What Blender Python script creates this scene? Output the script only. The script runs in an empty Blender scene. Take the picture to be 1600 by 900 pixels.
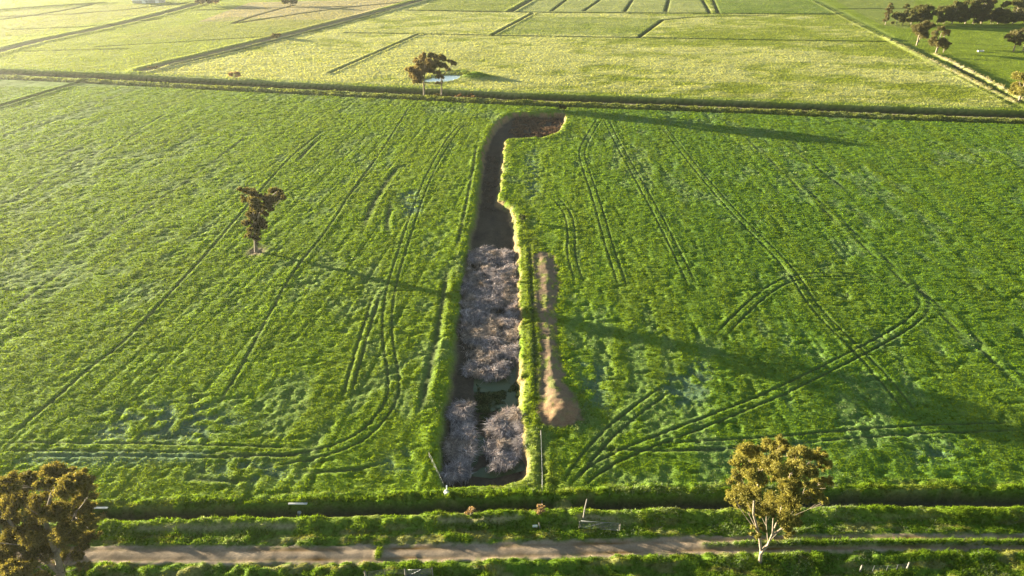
import bpy, math, random
import numpy as np
from mathutils import Vector, Matrix

SC = bpy.context.scene
COL = SC.collection
RNG = np.random.default_rng(11)
random.seed(11)

# ------------------------------------------------------------------ camera model
H, F, CX, CY = 75.0, 1081.0, 800.0, 450.0
PITCH = math.atan(600.0 / F)
CP, SP = math.cos(PITCH), math.sin(PITCH)

def G(px, py, z=0.0):
    """ground point (height z) seen at photo pixel px, py"""
    u, v = (px - CX) / F, (CY - py) / F
    dx, dy, dz = u, CP + v * SP, -SP + v * CP
    t = (z - H) / dz
    return (dx * t, dy * t)

def Vp(px, py, y):
    """point on the upright plane at distance y"""
    u, v = (px - CX) / F, (CY - py) / F
    dx, dy, dz = u, CP + v * SP, -SP + v * CP
    t = y / dy
    return (dx * t, H + dz * t)

def depth(x, y, z=0):
    return y * CP + (H - z) * SP

def P(*pts, z=0.0):
    return np.array([G(a, b, z) for a, b in pts])

SUN_EL = math.radians(5.8)
SUN_DIR = Vector((-1.0, 0.465, 0)).normalized()           # horizontal direction towards the sun

# ------------------------------------------------------------------ noise
_perm = RNG.random((512, 512))
def vnoise(x, y, seed=0):
    x = x + seed * 17.31; y = y + seed * 53.17
    xi = np.floor(x).astype(np.int64); yi = np.floor(y).astype(np.int64)
    fx = x - xi; fy = y - yi
    fx = fx * fx * (3 - 2 * fx); fy = fy * fy * (3 - 2 * fy)
    x0 = xi & 511; x1 = (xi + 1) & 511; y0 = yi & 511; y1 = (yi + 1) & 511
    a = _perm[y0, x0]; b = _perm[y0, x1]; c = _perm[y1, x0]; d = _perm[y1, x1]
    return (a + (b - a) * fx) * (1 - fy) + (c + (d - c) * fx) * fy      # 0..1

def fbm(x, y, seed=0, octv=3):
    s = 0; amp = 1.0; tot = 0
    for k in range(octv):
        s = s + amp * vnoise(x * 2 ** k, y * 2 ** k, seed + k * 3); tot += amp; amp *= 0.5
    return s / tot

def sstep(a, b, x):
    t = np.clip((x - a) / (b - a), 0, 1)
    return t * t * (3 - 2 * t)

# ------------------------------------------------------------------ the terrain grid (one height field)
def axis(parts):
    out = []
    for a, b, s in parts:
        out.append(np.arange(a, b, s))
    return np.concatenate(out)
def grow(a, b, s, r):
    out = []; v = a
    while v < b:
        out.append(v); v += s; s *= r
    return np.array(out)
gy = np.concatenate([-grow(0, 900, 4, 1.3)[::-1][:-1] , axis([(0, 54, 2.0), (54, 140, 0.30), (140, 340, 0.55)]), grow(340, 760, 0.55, 1.0045), ])
gy = np.concatenate([gy, grow(gy[-1] + 3, 7000, 4, 1.09)])
xp = np.concatenate([axis([(0, 85, 0.33), (85, 260, 0.75)]), grow(260, 620, 1.2, 1.006)])
xp = np.concatenate([xp, grow(xp[-1] + 3, 7000, 4, 1.12)])
gx = np.concatenate([-xp[::-1][:-1], xp])
NX, NY = len(gx), len(gy)
X, Y = np.meshgrid(gx, gy)
Z = np.zeros_like(X)
VH = np.zeros_like(X)            # height of the plants standing there
RGB = np.zeros(X.shape + (3,))   # ground colour
PLC = np.zeros(X.shape + (3,))   # plant colour
ZONE = np.zeros(X.shape, dtype=np.int8)     # 0 ground, 1 track, 2 mound

def box(pts, pad):
    x0, y0 = pts.min(0) - pad; x1, y1 = pts.max(0) + pad
    i0, i1 = np.searchsorted(gx, [x0, x1]); j0, j1 = np.searchsorted(gy, [y0, y1])
    return slice(max(j0 - 1, 0), j1 + 1), slice(max(i0 - 1, 0), i1 + 1)

def line_dist(pts, pad):
    """distance, signed side (+ left of travel) and arc length along an open polyline, on its box of the grid"""
    sl = box(pts, pad)
    x, y = X[sl], Y[sl]
    best = np.full(x.shape, 1e9); side = np.zeros(x.shape); arc = np.zeros(x.shape); L = 0
    for (ax, ay), (bx, by) in zip(pts[:-1], pts[1:]):
        dx, dy = bx - ax, by - ay; l = math.hypot(dx, dy)
        t = np.clip(((x - ax) * dx + (y - ay) * dy) / (l * l), 0, 1)
        d = np.hypot(x - ax - t * dx, y - ay - t * dy)
        m = d < best
        best = np.where(m, d, best)
        side = np.where(m, np.sign(dx * (y - ay) - dy * (x - ax)), side)
        arc = np.where(m, L + t * l, arc); L += l
    return sl, best, side, arc, L

def poly_sd(pts, pad):
    """signed distance to a closed polygon (negative inside)"""
    sl = box(pts, pad); x, y = X[sl], Y[sl]
    best = np.full(x.shape, 1e9); ins = np.zeros(x.shape, bool)
    n = len(pts)
    for k in range(n):
        ax, ay = pts[k]; bx, by = pts[(k + 1) % n]
        dx, dy = bx - ax, by - ay; l2 = dx * dx + dy * dy + 1e-12
        t = np.clip(((x - ax) * dx + (y - ay) * dy) / l2, 0, 1)
        best = np.minimum(best, np.hypot(x - ax - t * dx, y - ay - t * dy))
        c = ((ay > y) != (by > y)) & (x < (bx - ax) * (y - ay) / (by - ay + 1e-12) + ax)
        ins ^= c
    return sl, np.where(ins, -best, best)

def inside(pts, x, y):
    ins = np.zeros(x.shape, bool); n = len(pts)
    for k in range(n):
        ax, ay = pts[k]; bx, by = pts[(k + 1) % n]
        ins ^= ((ay > y) != (by > y)) & (x < (bx - ax) * (y - ay) / (by - ay + 1e-12) + ax)
    return ins

def smooth(pts, n=3):
    pts = np.asarray(pts, float)
    for _ in range(n):
        q = [pts[0]]
        for a, b in zip(pts[:-1], pts[1:]):
            q += [a * .75 + b * .25, a * .25 + b * .75]
        q.append(pts[-1]); pts = np.array(q)
    return pts

def offset(pts, d):
    t = np.gradient(pts, axis=0); t /= np.linalg.norm(t, axis=1)[:, None] + 1e-9
    return pts + np.stack([-t[:, 1], t[:, 0]], 1) * d

def mixc(sl, c, w):
    RGB[sl] += (np.array(c) - RGB[sl]) * w[..., None]
def mixp(sl, c, w):
    PLC[sl] += (np.array(c) - PLC[sl]) * w[..., None]

# colours (linear surface colours; CROP_DK toned down for weaker backlight)
CROP = (.128, .186, .005); CROP_DK = (.074, .138, .006); PALE = (.21, .25, .14); RANK = (.13, .18, .008)
SOIL = (.20, .14, .085); DARKSOIL = (.09, .065, .042); DIRT = (.30, .225, .155); DRY = (.30, .25, .11)

# ---- field zones
far_canal = P((-900, 0), (-400, 62), (0, 108), (160, 115), (420, 128), (640, 138), (800, 146), (1100, 156), (1350, 166), (1600, 174), (2300, 203))
def side_y(line):
    return np.interp(X, line[:, 0], line[:, 1])
yc = side_y(far_canal)
is_far = Y > yc
L1 = P((225, 112), (250, 104), (400, 68), (540, 33), (660, 0), (760, -25), (900, -60))
RB = P((1610, 170), (1580, 156), (1520, 122), (1460, 92), (1395, 58), (1330, 25), (1278, 0), (1200, -42), (1130, -80))
xl1 = np.interp(Y, L1[:, 1], L1[:, 0]); xrb = np.interp(Y, RB[:, 1], RB[:, 0])
# row direction of the crop about 6 degrees off straight ahead on the left
ang = math.radians(7); U = X * math.cos(ang) - Y * math.sin(ang); W = X * math.sin(ang) + Y * math.cos(ang)

big = fbm(X / 60, Y / 60, 1, 3); mid = fbm(X / 9, Y / 9, 2, 3)
RGB[:] = (.115, .178, .014); PLC[:] = CROP
w_right = sstep(-10, 60, X)
RGB += (np.array((.06, .13, .026)) - RGB) * (0.55 * w_right)[..., None]; PLC += (np.array(CROP_DK) - PLC) * (0.5 * w_right)[..., None]  # darker crop and bluer ground painted rightward to imitate weaker backlight and shade
near = ~is_far
yel = sstep(.48, .68, fbm(U / 5, W / 40, 61, 3)) * .7 + .3 * sstep(.5, .7, fbm(X / 18, Y / 14, 62, 3))      # thinner, yellower runs of crop
PLC += (np.array((.175, .185, .008)) - PLC) * (yel * .22)[..., None]; RGB += (np.array((.15, .165, .02)) - RGB) * (yel * .2)[..., None]
VH[:] = 0.25
Z += 0.15 * (big - .5)
# canopy relief
rows = vnoise(U / 0.9, W / 9, 4)
c1 = vnoise(X / 1.15, Y / 1.15, 5); c2 = fbm(X / 3.2, Y / 3.2, 6, 2); c3 = fbm(U / 2.2, W / 14, 7, 2)
lod = fbm(U / 3.2, W / 8, 9, 3) * .62 + fbm(X / 22, Y / 22, 10, 2) * .38
lodge = sstep(.575, .66, lod)                       # flattened, pale crop
nearw = np.where(near, 1.0, 0.0)
holes = sstep(.64, .78, fbm(X / 1.9, Y / 1.1, 18, 2) + .10 * (lod - .5))      # small gaps in the stand
Z += nearw * ((c1 - .5) * .05 + (vnoise(X / .62, Y / .62, 19) - .5) * .085 + (c2 - .5) * .03 + (c3 - .5) * .06 + (rows - .5) * .09 - .22 * holes)
Z -= nearw * lodge * (.05 + .22 * (vnoise(X / .8, Y / 1.0, 12) - .5))
spk = vnoise(X / .5, Y / .7, 13)
LODGE = nearw * lodge
mixc(np.s_[:, :], (.085, .13, .045), LODGE * .4)
VH *= 1 - .35 * nearw * lodge
# faint long drill/wheel lines on the left field
for k in range(90):
    u0 = -240 + k * 2.9 + RNG.uniform(-2, 2)
    wob = 1.2 * (vnoise(W / 40, W * 0 + k, 14) - .5)
    d = np.abs(U - u0 - wob)
    on = sstep(.30, .5, vnoise(W / 30, W * 0 + k * 3.7, 15))
    Z -= near * (X < -5) * on * (.08 + .05 * (k % 3 == 0)) * np.exp(-(d / .24) ** 2)
angr = math.radians(-3); Ur = X * math.cos(angr) - Y * math.sin(angr)
for k in range(52):
    u0 = 8 + k * 4.2 + RNG.uniform(-2, 2)
    d = np.abs(Ur - u0 - 1.5 * (vnoise(Y / 40, Y * 0 + k, 16) - .5))
    on = sstep(.5, .65, vnoise(Y / 25, Y * 0 + k * 3.7, 17))
    Z -= near * (X > 12) * on * .07 * np.exp(-(d / .24) ** 2)

# ---- the country beyond the far channel
p1 = fbm(X / 28, Y / 16, 20, 4); p2 = fbm(X / 7, Y / 4, 21, 3); p3 = fbm(X / 140, Y / 90, 22, 2)
farz = is_far
centre = farz & (X > xl1) & (X < xrb)
leftz = farz & (X <= xl1)
rightz = farz & (X >= xrb)
STRAW = np.array((.33, .33, .125)); MIDG = np.array((.17, .20, .025)); LUSH = np.array((.18, .22, .02))
wst = sstep(.36, .62, p1 * .55 + p2 * .3 + p3 * .3 - X * .00045 - (Y - 300) * .0001)
cc = MIDG + (STRAW - MIDG) * wst[..., None]
RGB[centre] = cc[centre]; PLC[centre] = cc[centre]
RGB[leftz] = (LUSH + (STRAW - LUSH) * (.35 * p1)[..., None])[leftz]; PLC[leftz] = RGB[leftz]
RR = np.array((.125, .17, .010)) + np.array((.03, .03, .005)) * p1[..., None]
RGB[rightz] = RR[rightz]; PLC[rightz] = RR[rightz]
Z += farz * ((p2 - .5) * .30 + (p1 - .5) * .30) * np.clip(1 - (Y - 600) / 900, 0.2, 1)
VH = np.where(farz, .35, VH)
VH = np.where(rightz, .22, VH)
def zone_px(pts, c, amt=1.0, pc=None, vh=None):
    sl, sd = poly_sd(P(*pts), 4); w = amt * sstep(1.5, -1.5, sd)
    mixc(sl, c, w); mixp(sl, pc or c, w)
    if vh is not None: VH[sl] += (vh - VH[sl]) * w
zone_px([(802, 18), (830, 0), (1098, 0), (1108, 19)], (.22, .24, .085), .8, vh=.25)
zone_px([(1122, 20), (1116, 0), (1275, 0), (1310, 22)], (.10, .15, .02), .8)
zone_px([(650, 16), (690, -4), (828, 0), (800, 18)], (.15, .18, .03), .8)
zone_px([(830, 26), (780, 52), (1000, 56), (1034, 28)], (.14, .18, .035), .6)
zone_px([(310, 34), (390, 4), (640, -2), (545, 30)], (.30, .24, .15), .8)
zone_px([(380, 34), (540, 10), (560, 26), (480, 48)], (.24, .22, .08), .6)
zone_px([(180, 60), (360, 26), (530, 34), (420, 62)], (.20, .21, .05), .6)
zone_px([(0, 60), (0, 18), (160, 8), (300, 5), (240, 20)], (.22, .22, .07), .6)
zone_px([(1300, -2), (1430, -2), (1420, 45), (1380, 40)], (.16, .18, .05), .6)
zone_px([(140, 128), (-60, 190), (-200, 150), (0, 116)], (.11, .17, .016), .7)

# ---- ditches and tracks of the far fields
def groove(px, w, dp, c=None, pc=None, vh=None, bank=0.0, soft=1.6):
    pts = smooth(P(*px), 1)
    sl, d, s, a, L = line_dist(pts, w * 3)
    Z[sl] -= dp * np.exp(-(d / (w * .5)) ** 4)
    if bank: Z[sl] += bank * np.exp(-((d - w * .95) / (w * .4)) ** 2)
    ww = np.exp(-(d / (w * .62)) ** 4)
    if c is not None: mixc(sl, c, ww); mixp(sl, pc or c, ww)
    if vh is not None: VH[sl] += (vh - VH[sl]) * ww
DK = (.06, .075, .022)
groove([(0, 166), (60, 148), (140, 124)], 2.6, .8, DK, vh=.2, bank=.35)
groove([(-80, 106), (0, 79), (70, 62), (170, 42), (260, 20), (330, 0)], 7, .7, (.22, .18, .09), vh=.1, bank=.5)
groove([(225, 110), (250, 103), (400, 67), (540, 32), (660, 0)], 6.5, .7, (.20, .16, .10), vh=.06, bank=.6)
groove([(268, 104), (408, 70), (546, 35), (668, 0)], 2.2, .8, DK, vh=.2, bank=.3)
groove([(-50, 20), (50, 12), (160, 5)], 7, 1.2, DK, vh=.3, bank=.5)
groove([(-20, 33), (80, 20), (155, 5)], 4, .8, DK)
groove([(0, 26), (155, 20), (300, 3)], 4, .6, (.12, .11, .05))
groove([(20, 46), (155, 41), (250, 30)], 3, .7, DK)
groove([(150, 73), (420, 57)], 2.4, .5, DK)
groove([(40, 80), (200, 76)], 2, .5, DK)
groove([(370, 36), (540, 11), (650, 2)], 4, .7, (.1, .09, .04))
groove([(305, 16), (430, 12), (560, 10)], 4, .7, (.1, .09, .05))
groove([(365, 36), (400, 24), (460, 8)], 3, .6, (.1, .09, .05))
groove([(515, 114), (575, 88), (655, 53)], 2.2, 1.2, DK, vh=.3, bank=.3)
groove([(540, 51), (655, 53), (880, 57), (1080, 60), (1240, 63), (1395, 65)], 2.8, .9, DK, vh=.3)
groove([(770, 54), (800, 38), (832, 21)], 2.6, 1.1, DK, vh=.3, bank=.3)
groove([(998, 58), (1035, 31)], 2.6, 1.5, (.04, .05, .02), vh=.3)
groove([(1035, 31), (1090, 26), (1200, 24)], 3, .6, DK)
groove([(640, 16), (800, 19), (1000, 20), (1310, 22)], 5, .9, DK, vh=.3)
groove([(798, 18), (830, 0), (860, -16)], 4.5, .9, (.12, .12, .05), bank=.4)
for a in ([(862, 17), (884, 0)], [(912, 17), (937, 0)], [(976, 18), (988, 0)], [(1040, 18), (1045, 0)]):
    groove(a, 2.8, .7, DK, vh=.3)
groove([(1109, 20), (1098, 0)], 2.8, .7, DK); groove([(1123, 21), (1114, 0)], 2.8, .7, DK)
groove([(1460, 40), (1600, 44)], 2.5, .5, DK)
groove([(1300, 14), (1600, 12)], 4, .6, DK)
groove([(1390, 62), (1480, 66), (1600, 74)], 1.6, .3, DK)
groove([(1560, 95), (1480, 90), (1440, 85)], 1.4, .3, DK)
# lane and dry banks along the right boundary
groove([(1592, 168), (1576, 156), (1520, 122), (1455, 90), (1392, 58), (1330, 26), (1276, 0)], 5, .15, (.15, .19, .03), vh=.2)
def ridge(px, w, h, c, pc=None, vh=.5, rough=.4):
    pts = smooth(P(*px), 1)
    sl, d, s, a, L = line_dist(pts, w * 3)
    n = vnoise(X[sl] / 2.2, Y[sl] / 2.2, 31)
    g = np.exp(-(d / (w * .5)) ** 2)
    Z[sl] += h * g * (1 - rough + 2 * rough * n)
    ww = np.exp(-(d / (w * .6)) ** 4) * (.5 + .5 * sstep(.25, .5, n))
    mixc(sl, c, ww); mixp(sl, pc or c, ww)
    VH[sl] += (vh - VH[sl]) * ww
ridge([(1586, 160), (1510, 122), (1440, 88), (1380, 58)], 3.0, .8, (.24, .215, .11), vh=.6)
ridge([(1600, 158), (1548, 128), (1500, 104), (1460, 85)], 2.6, .9, (.25, .22, .125), vh=.7)
ridge([(1568, 160), (1480, 112), (1420, 80), (1330, 34), (1270, 2)], 2.0, .35, (.16, .18, .05), vh=.4)
groove([(1592, 160), (1540, 130), (1490, 102)], 1.8, 1.2, (.05, .05, .025), vh=.1)

# ---- far channel: vertical bank facing us with shade painted into its colour, bare towpath in front
fc = far_canal
sl, d, s, a, L = line_dist(fc, 45)
sd = d * s                                     # + beyond the lip, - towards us
wl = (X[sl] < -110) * 1.0
wr = sstep(-60, 0, X[sl])
near_lip = -9.8 + .5 * (vnoise(a / 6, a * 0, 33) - .5)
rough = (vnoise(X[sl] / 1.5, Y[sl] / 1.5, 34) - .5) + (vnoise(a / 3, sd / 1.2, 42) - .5) * .8
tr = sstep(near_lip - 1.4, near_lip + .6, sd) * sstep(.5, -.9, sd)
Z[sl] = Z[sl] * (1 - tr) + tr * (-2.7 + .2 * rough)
bk = np.exp(-((sd - 2.0) / 1.8) ** 2)
Z[sl] += .12 * bk * (1 - tr)
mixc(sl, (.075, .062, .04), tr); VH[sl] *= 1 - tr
mixc(sl, (.030, .024, .016), sstep(-9, -8, sd) * sstep(.6, -.8, sd) * .85)  # channel interior painted near black, standing in for shade on the bank
tp = sstep(-14.2, -13.2, sd) * sstep(-9.8, -10.6, sd)
pathc = np.array((.19, .15, .10))
mixc(sl, pathc, tp * (.25 + .65 * wr) * sstep(.3, .5, fbm(X[sl] / 5, Y[sl] / 2, 35, 2) + .15 * wr)); VH[sl] *= 1 - .8 * tp
vg = sstep(-20, -18.5, sd) * sstep(-12.8, -14.0, sd)
mixc(sl, (.12, .135, .04), vg * .75); mixp(sl, (.14, .15, .055), vg * .75); VH[sl] += vg * .3
Z[sl] += vg * (.35 + .9 * rough) - .5 * np.exp(-((sd + 19.3) / .9) ** 2)
mixc(sl, (.05, .055, .02), np.exp(-((sd + 19.1) / .9) ** 2) * .8)
hb = np.exp(-((sd - 3) / 2.5) ** 2); mixp(sl, (.13, .19, .02), hb * .7); mixc(sl, (.11, .16, .02), hb * .7)

# ---- pond behind the channel and its spoil heap
POND = smooth(np.vstack([P((664, 123), (690, 116), (722, 115.5), (726, 119), (712, 123.5), (700, 126.5), (670, 128), (660, 126.5)), P((664, 123))]), 2)[:-1]
sl, sd = poly_sd(POND, 12)
dw = sstep(.9, -1.6, sd)
Z[sl] = Z[sl] * (1 - dw) - 1.6 * dw
ed = np.exp(-((sd - 1.8) / 1.5) ** 2); mixp(sl, (.13, .16, .03), ed); mixc(sl, (.14, .13, .05), ed); VH[sl] += .3 * ed * (sd > 0); VH[sl] *= (sd > .3)
mx, my = G(744, 121); g = np.exp(-(((X - mx) / 7.5) ** 2 + ((Y - my) / 5.5) ** 2) * 1.3)
Z += 2.6 * g; mixc(np.s_[:, :], (.10, .16, .02), np.clip(g * 2, 0, 1)); mixp(np.s_[:, :], (.12, .18, .02), np.clip(g * 2, 0, 1))
ridge([(690, 112), (716, 111.5), (730, 114)], 3, .9, (.09, .13, .02), vh=.5)

# ---- wheel tracks in the crop
def wheel(px, gauge=1.9, dp=.26, w=.3, pair=True):
    dp *= .58; w *= .8
    pts = smooth(P(*px), 3)
    for o in ((-gauge / 2, gauge / 2) if pair else (0,)):
        q = offset(pts, o)
        sl, d, s, a, L = line_dist(q, 3)
        v = (.6 + .6 * (vnoise(a / 6, a * 0 + o, 36) - .2)) * (.45 + 1.1 * vnoise(X[sl] / .8, Y[sl] / .8, 43))
        fade = sstep(0, 8, a) * sstep(0, 8, L - a)
        Z[sl] -= v * fade * dp * np.exp(-(d / w) ** 2)
        Z[sl] += fade * .09 * np.exp(-((d - w * 2.1) / .3) ** 2)
        VH[sl] *= 1 - .8 * fade * np.exp(-(d / (w * 1.1)) ** 2)
        mixc(sl, (.055, .065, .025), .8 * fade * np.exp(-(d / w) ** 2))
for q in ([(938, 183), (911, 227), (908, 245), (932, 311), (950, 379), (975, 454)],
          [(947, 186), (963, 220), (997, 280), (1022, 326), (1047, 373), (1084, 451)],
          [(1037, 199), (1128, 314), (1240, 423), (1267, 477), (1343, 550), (1407, 620), (1437, 670)],
          [(1220, 264), (1292, 329), (1369, 398), (1430, 450), (1487, 503), (1553, 557), (1620, 620)],
          [(860, 301), (888, 332), (894, 367), (891, 398), (907, 448)],
          [(885, 775), (897, 737), (953, 673), (1000, 637), (1060, 593)],
          [(885, 785), (917, 737), (993, 700), (1073, 670), (1143, 643), (1227, 608), (1303, 570), (1387, 527), (1433, 497), (1446, 475), (1430, 452), (1400, 440), (1345, 432), (1298, 428), (1240, 433), (1205, 449), (1160, 487), (1120, 530)],
          [(1020, 698), (1143, 693), (1240, 687), (1320, 678), (1437, 670), (1620, 665)],
          [(728, 189), (704, 213), (668, 276), (644, 342), (620, 417), (610, 452), (604, 500), (606, 540), (616, 588), (614, 624), (580, 672), (532, 700), (460, 716), (380, 728)],
          [(-20, 222), (193, 145)], [(0, 318), (109, 263), (218, 204), (264, 176)],
          [(-30, 700), (35, 697), (220, 699), (400, 703), (500, 708)]):
    wheel(q, dp=.40 if q[0] == (885, 785) else .26)
for q, w, dp in (([(641, 165), (596, 237), (548, 300), (512, 360), (460, 420), (420, 492), (380, 568), (330, 650)], .38, .19),
          ([(506, 204), (455, 243), (407, 297), (320, 400), (263, 460), (199, 531), (135, 578), (82, 627), (0, 692)], .42, .2),
          ([(500, 215), (460, 255)], .8, .35), ([(626, 255), (602, 285), (581, 321), (566, 360)], 1.0, .35), ([(612, 310), (604, 345), (608, 370)], .8, .3),
          ([(596, 452), (572, 532), (544, 632)], .35, .25), ([(586, 452), (560, 532), (530, 640)], .35, .22),
          ([(700, 412), (684, 520), (668, 592), (656, 660)], .8, .35), ([(712, 395), (735, 290), (745, 225)], .5, .25),
          ([(0, 293), (137, 220)], .35, .18), ([(121, 397), (236, 319), (299, 279), (400, 201)], .45, .2),
          ([(121, 404), (60, 450), (0, 496)], .6, .3), ([(21, 713), (213, 711), (355, 715), (520, 706)], .35, .28),
          ([(900, 700), (1040, 705), (1180, 702)], .4, .25), ([(1152, 205), (1240, 283)], .35, .22), ([(1220, 220), (1338, 308)], .5, .26),
          ([(1400, 712), (1420, 700), (1438, 685)], 1.2, .35), ([(1560, 640), (1590, 685)], .5, .3), ([(1310, 680), (1290, 640)], .4, .25),
          ([(862, 720), (880, 690), (905, 668)], .4, .25), ([(440, 740), (560, 735), (630, 712)], .4, .25), ([(250, 740), (330, 752), (430, 748)], .5, .25)):
    wheel(q, pair=False, w=w, dp=dp)
sl, sd = poly_sd(P((20, 722), (60, 705), (330, 705), (300, 722), (120, 730)), 4); w = sstep(1, -1, sd) * .7
mixc(sl, (.09, .15, .075), w); LODGE[sl] = np.maximum(LODGE[sl], w); VH[sl] *= 1 - .3 * w
for q in ([(310, 735), (370, 715), (440, 722), (460, 745), (380, 758)], [(590, 720), (640, 700), (650, 730), (600, 738)], [(1020, 600), (1100, 560), (1130, 610), (1060, 640)],
          [(1130, 700), (1240, 692), (1300, 705), (1150, 720)], [(900, 560), (950, 570), (950, 640), (915, 630)], [(1430, 700), (1500, 695), (1480, 720), (1415, 722)],
          [(820, 240), (840, 230), (845, 310), (825, 320)], [(620, 300), (650, 290), (660, 330), (630, 340)], [(150, 640), (300, 620), (400, 660), (300, 690), (140, 690)]):
    sl, sd = poly_sd(P(*q), 6); n = vnoise(X[sl] / 1.4, Y[sl] / 1.4, 37)
    w = sstep(2.5, -2, sd + 3 * (n - .5)); k = w * sstep(.3, .6, n)
    mixc(sl, (.08, .13, .065), k); LODGE[sl] = np.maximum(LODGE[sl], k); Z[sl] -= .24 * k; VH[sl] *= 1 - .3 * k

# ---- central dam: a long sunken trench with reeds
CANAL_PX = [(686, 762), (685, 690), (691, 640), (700, 575), (711, 500), (718, 440), (730, 370), (740, 330), (748, 270), (754, 232), (765, 205), (780, 187), (800, 176),
            (840, 175), (884, 177), (884, 190), (872, 207), (850, 214), (820, 215), (792, 217), (787, 250), (781, 312), (800, 322), (808, 350), (812, 400), (815, 500), (817, 600), (822, 680), (827, 735), (812, 752), (770, 760), (720, 764)]
_c = np.vstack([P(*CANAL_PX), P(CANAL_PX[0])]); _d = []
for _a, _b in zip(_c[:-1], _c[1:]): _d += [_a, _a * .84 + _b * .16, _a * .16 + _b * .84]
CANAL = smooth(np.array(_d + [_c[0]]), 1)[:-1]
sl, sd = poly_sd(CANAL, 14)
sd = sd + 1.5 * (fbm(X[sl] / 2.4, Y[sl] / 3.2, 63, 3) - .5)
nz = vnoise(X[sl] / 2, Y[sl] / 2, 38) - .5
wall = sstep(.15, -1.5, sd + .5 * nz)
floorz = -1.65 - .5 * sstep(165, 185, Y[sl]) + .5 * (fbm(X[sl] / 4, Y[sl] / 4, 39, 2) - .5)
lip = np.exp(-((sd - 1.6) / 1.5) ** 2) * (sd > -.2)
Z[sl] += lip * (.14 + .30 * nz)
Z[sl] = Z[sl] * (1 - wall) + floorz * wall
CANAL_SD = np.full(X.shape, 50.0); CANAL_SD[sl] = sd
mixc(sl, (.115, .085, .06), wall * .95)
mixc(sl, (.22, .135, .08), np.exp(-((sd + .5) / .7) ** 2) * .9 * sstep(.3, .55, fbm(X[sl] / 1.5, Y[sl] / 4, 64, 3)) * (X[sl] > np.interp(Y[sl], [80, 260], [-3.0, -12])))  # right wall only, coloured orange to look sunlit
mixc(sl, (.040, .033, .026), sstep(-1.0, -1.9, sd) * (.65 + .35 * vnoise(X[sl] / 1.5, Y[sl] / 3, 47)))  # floor mud painted darker to stand in for the bank's shadow
VH[sl] *= 1 - sstep(-.1, -.8, sd) * (.6 + .4 * sstep(.55, .4, fbm(X[sl] / 1.2, Y[sl] / 1.6, 65, 2)))
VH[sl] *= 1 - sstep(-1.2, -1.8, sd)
mixp(sl, RANK, lip * .45); VH[sl] += lip * .06
# grassy strip right of the dam, spoil mound
STRIP = P((820, 330), (842, 380), (846, 480), (848, 600), (846, 700), (880, 760), (850, 775), (700, 775), (780, 765), (828, 745), (824, 660), (818, 560), (816, 440), (810, 350))
sl, sd2 = poly_sd(STRIP, 4); w = sstep(1, -1, sd2) * (CANAL_SD[sl] > .2)
mixc(sl, (.13, .16, .02), w * .8); mixp(sl, (.14, .18, .014), w * .8); VH[sl] += .05 * w; Z[sl] += .12 * w * (vnoise(X[sl] / 1.2, Y[sl] / 1.2, 46) - .3)
for q, ww, dp in (([(826, 375), (832, 480), (836, 560), (836, 640)], .5, .45), ([(850, 660), (847, 720), (846, 775)], .7, .4)):
    wheel(q, pair=False, w=ww, dp=dp)
MOUND_PX = [(836, 398), (850, 392), (864, 402), (871, 440), (864, 480), (868, 540), (876, 590), (896, 620), (906, 642), (900, 660), (870, 666), (848, 660), (846, 610), (850, 550), (843, 500), (840, 440)]
MOUND = smooth(np.vstack([P(*MOUND_PX), P(MOUND_PX[0])]), 2)[:-1]
sl, sdm = poly_sd(MOUND, 6)
mh = np.interp(Y[sl], [84, 88, 93, 104, 118, 150], [.7, .95, .85, .5, .35, .35])
prof = sstep(.6, -2.6, sdm)
nz = fbm(X[sl] / 1.6, Y[sl] / 1.6, 40, 3) - .5
gap = 1 - .75 * np.exp(-((Y[sl] - 121.5) / 1.6) ** 2)
Z[sl] = Z[sl] * (1 - .7 * prof) + prof * (mh * gap + .45 * nz + .14 * (vnoise(X[sl] / .6, Y[sl] / .6, 45) - .5))
bare = sstep(1.0, .1, sdm + 2.2 * nz) * (1 - .6 * sstep(.54, .66, fbm(X[sl] / 1.1, Y[sl] / 2.0, 44, 3)) * sstep(88, 96, Y[sl]))
mixc(sl, (.16, .108, .07), bare); mixc(sl, (.21, .125, .07), bare * sstep(97, 92, Y[sl]) * .7); VH[sl] *= 1 - bare * .93
mixp(sl, (.25, .2, .1), bare)
mixc(sl, (.16, .14, .07), bare * sstep(.55, .7, fbm(X[sl] / .9, Y[sl] / .5, 41, 2)) * .6)
ZONE[sl] = np.where(sdm < -.3, 2, ZONE[sl])
rim = np.exp(-((sdm - 1.2) / .9) ** 2); mixp(sl, RANK, rim * .7); VH[sl] += .2 * rim

# ---- foreground: field edge, deep roadside drain, bank, verge, track, verge
DR = P((-500, 806), (-100, 797), (150, 796), (400, 790), (600, 786), (760, 781), (860, 778), (880, 777), (1000, 775), (1150, 772), (1300, 768), (1450, 767), (1600, 768), (2100, 776))
DR = smooth(DR, 2)
ydr = np.interp(X, DR[:, 0], DR[:, 1])
TKC = P((-600, 875), (-100, 869), (150, 867), (400, 868), (600, 866), (850, 860), (1000, 855), (1150, 851), (1300, 849), (1450, 848), (1600, 848), (2200, 852))
TKC = smooth(TKC, 2); ytk = np.interp(X, TKC[:, 0], TKC[:, 1])
j = slice(*np.searchsorted(gy, [30, 90]))
S = np.s_[j, :]
q = Y[S] - ydr[S]                               # + field side
t = Y[S] - ytk[S]
n1 = vnoise(X[S] / 1.1, Y[S] / 1.1, 50) - .5; n2 = fbm(X[S] / 3.5, Y[S] / 2.2, 51, 2) - .5; n3 = vnoise(X[S] / .7, Y[S] / .7, 52) - .5
n4 = fbm(X[S] / 2.2, Y[S] / .9, 58, 3) - .5
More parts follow.
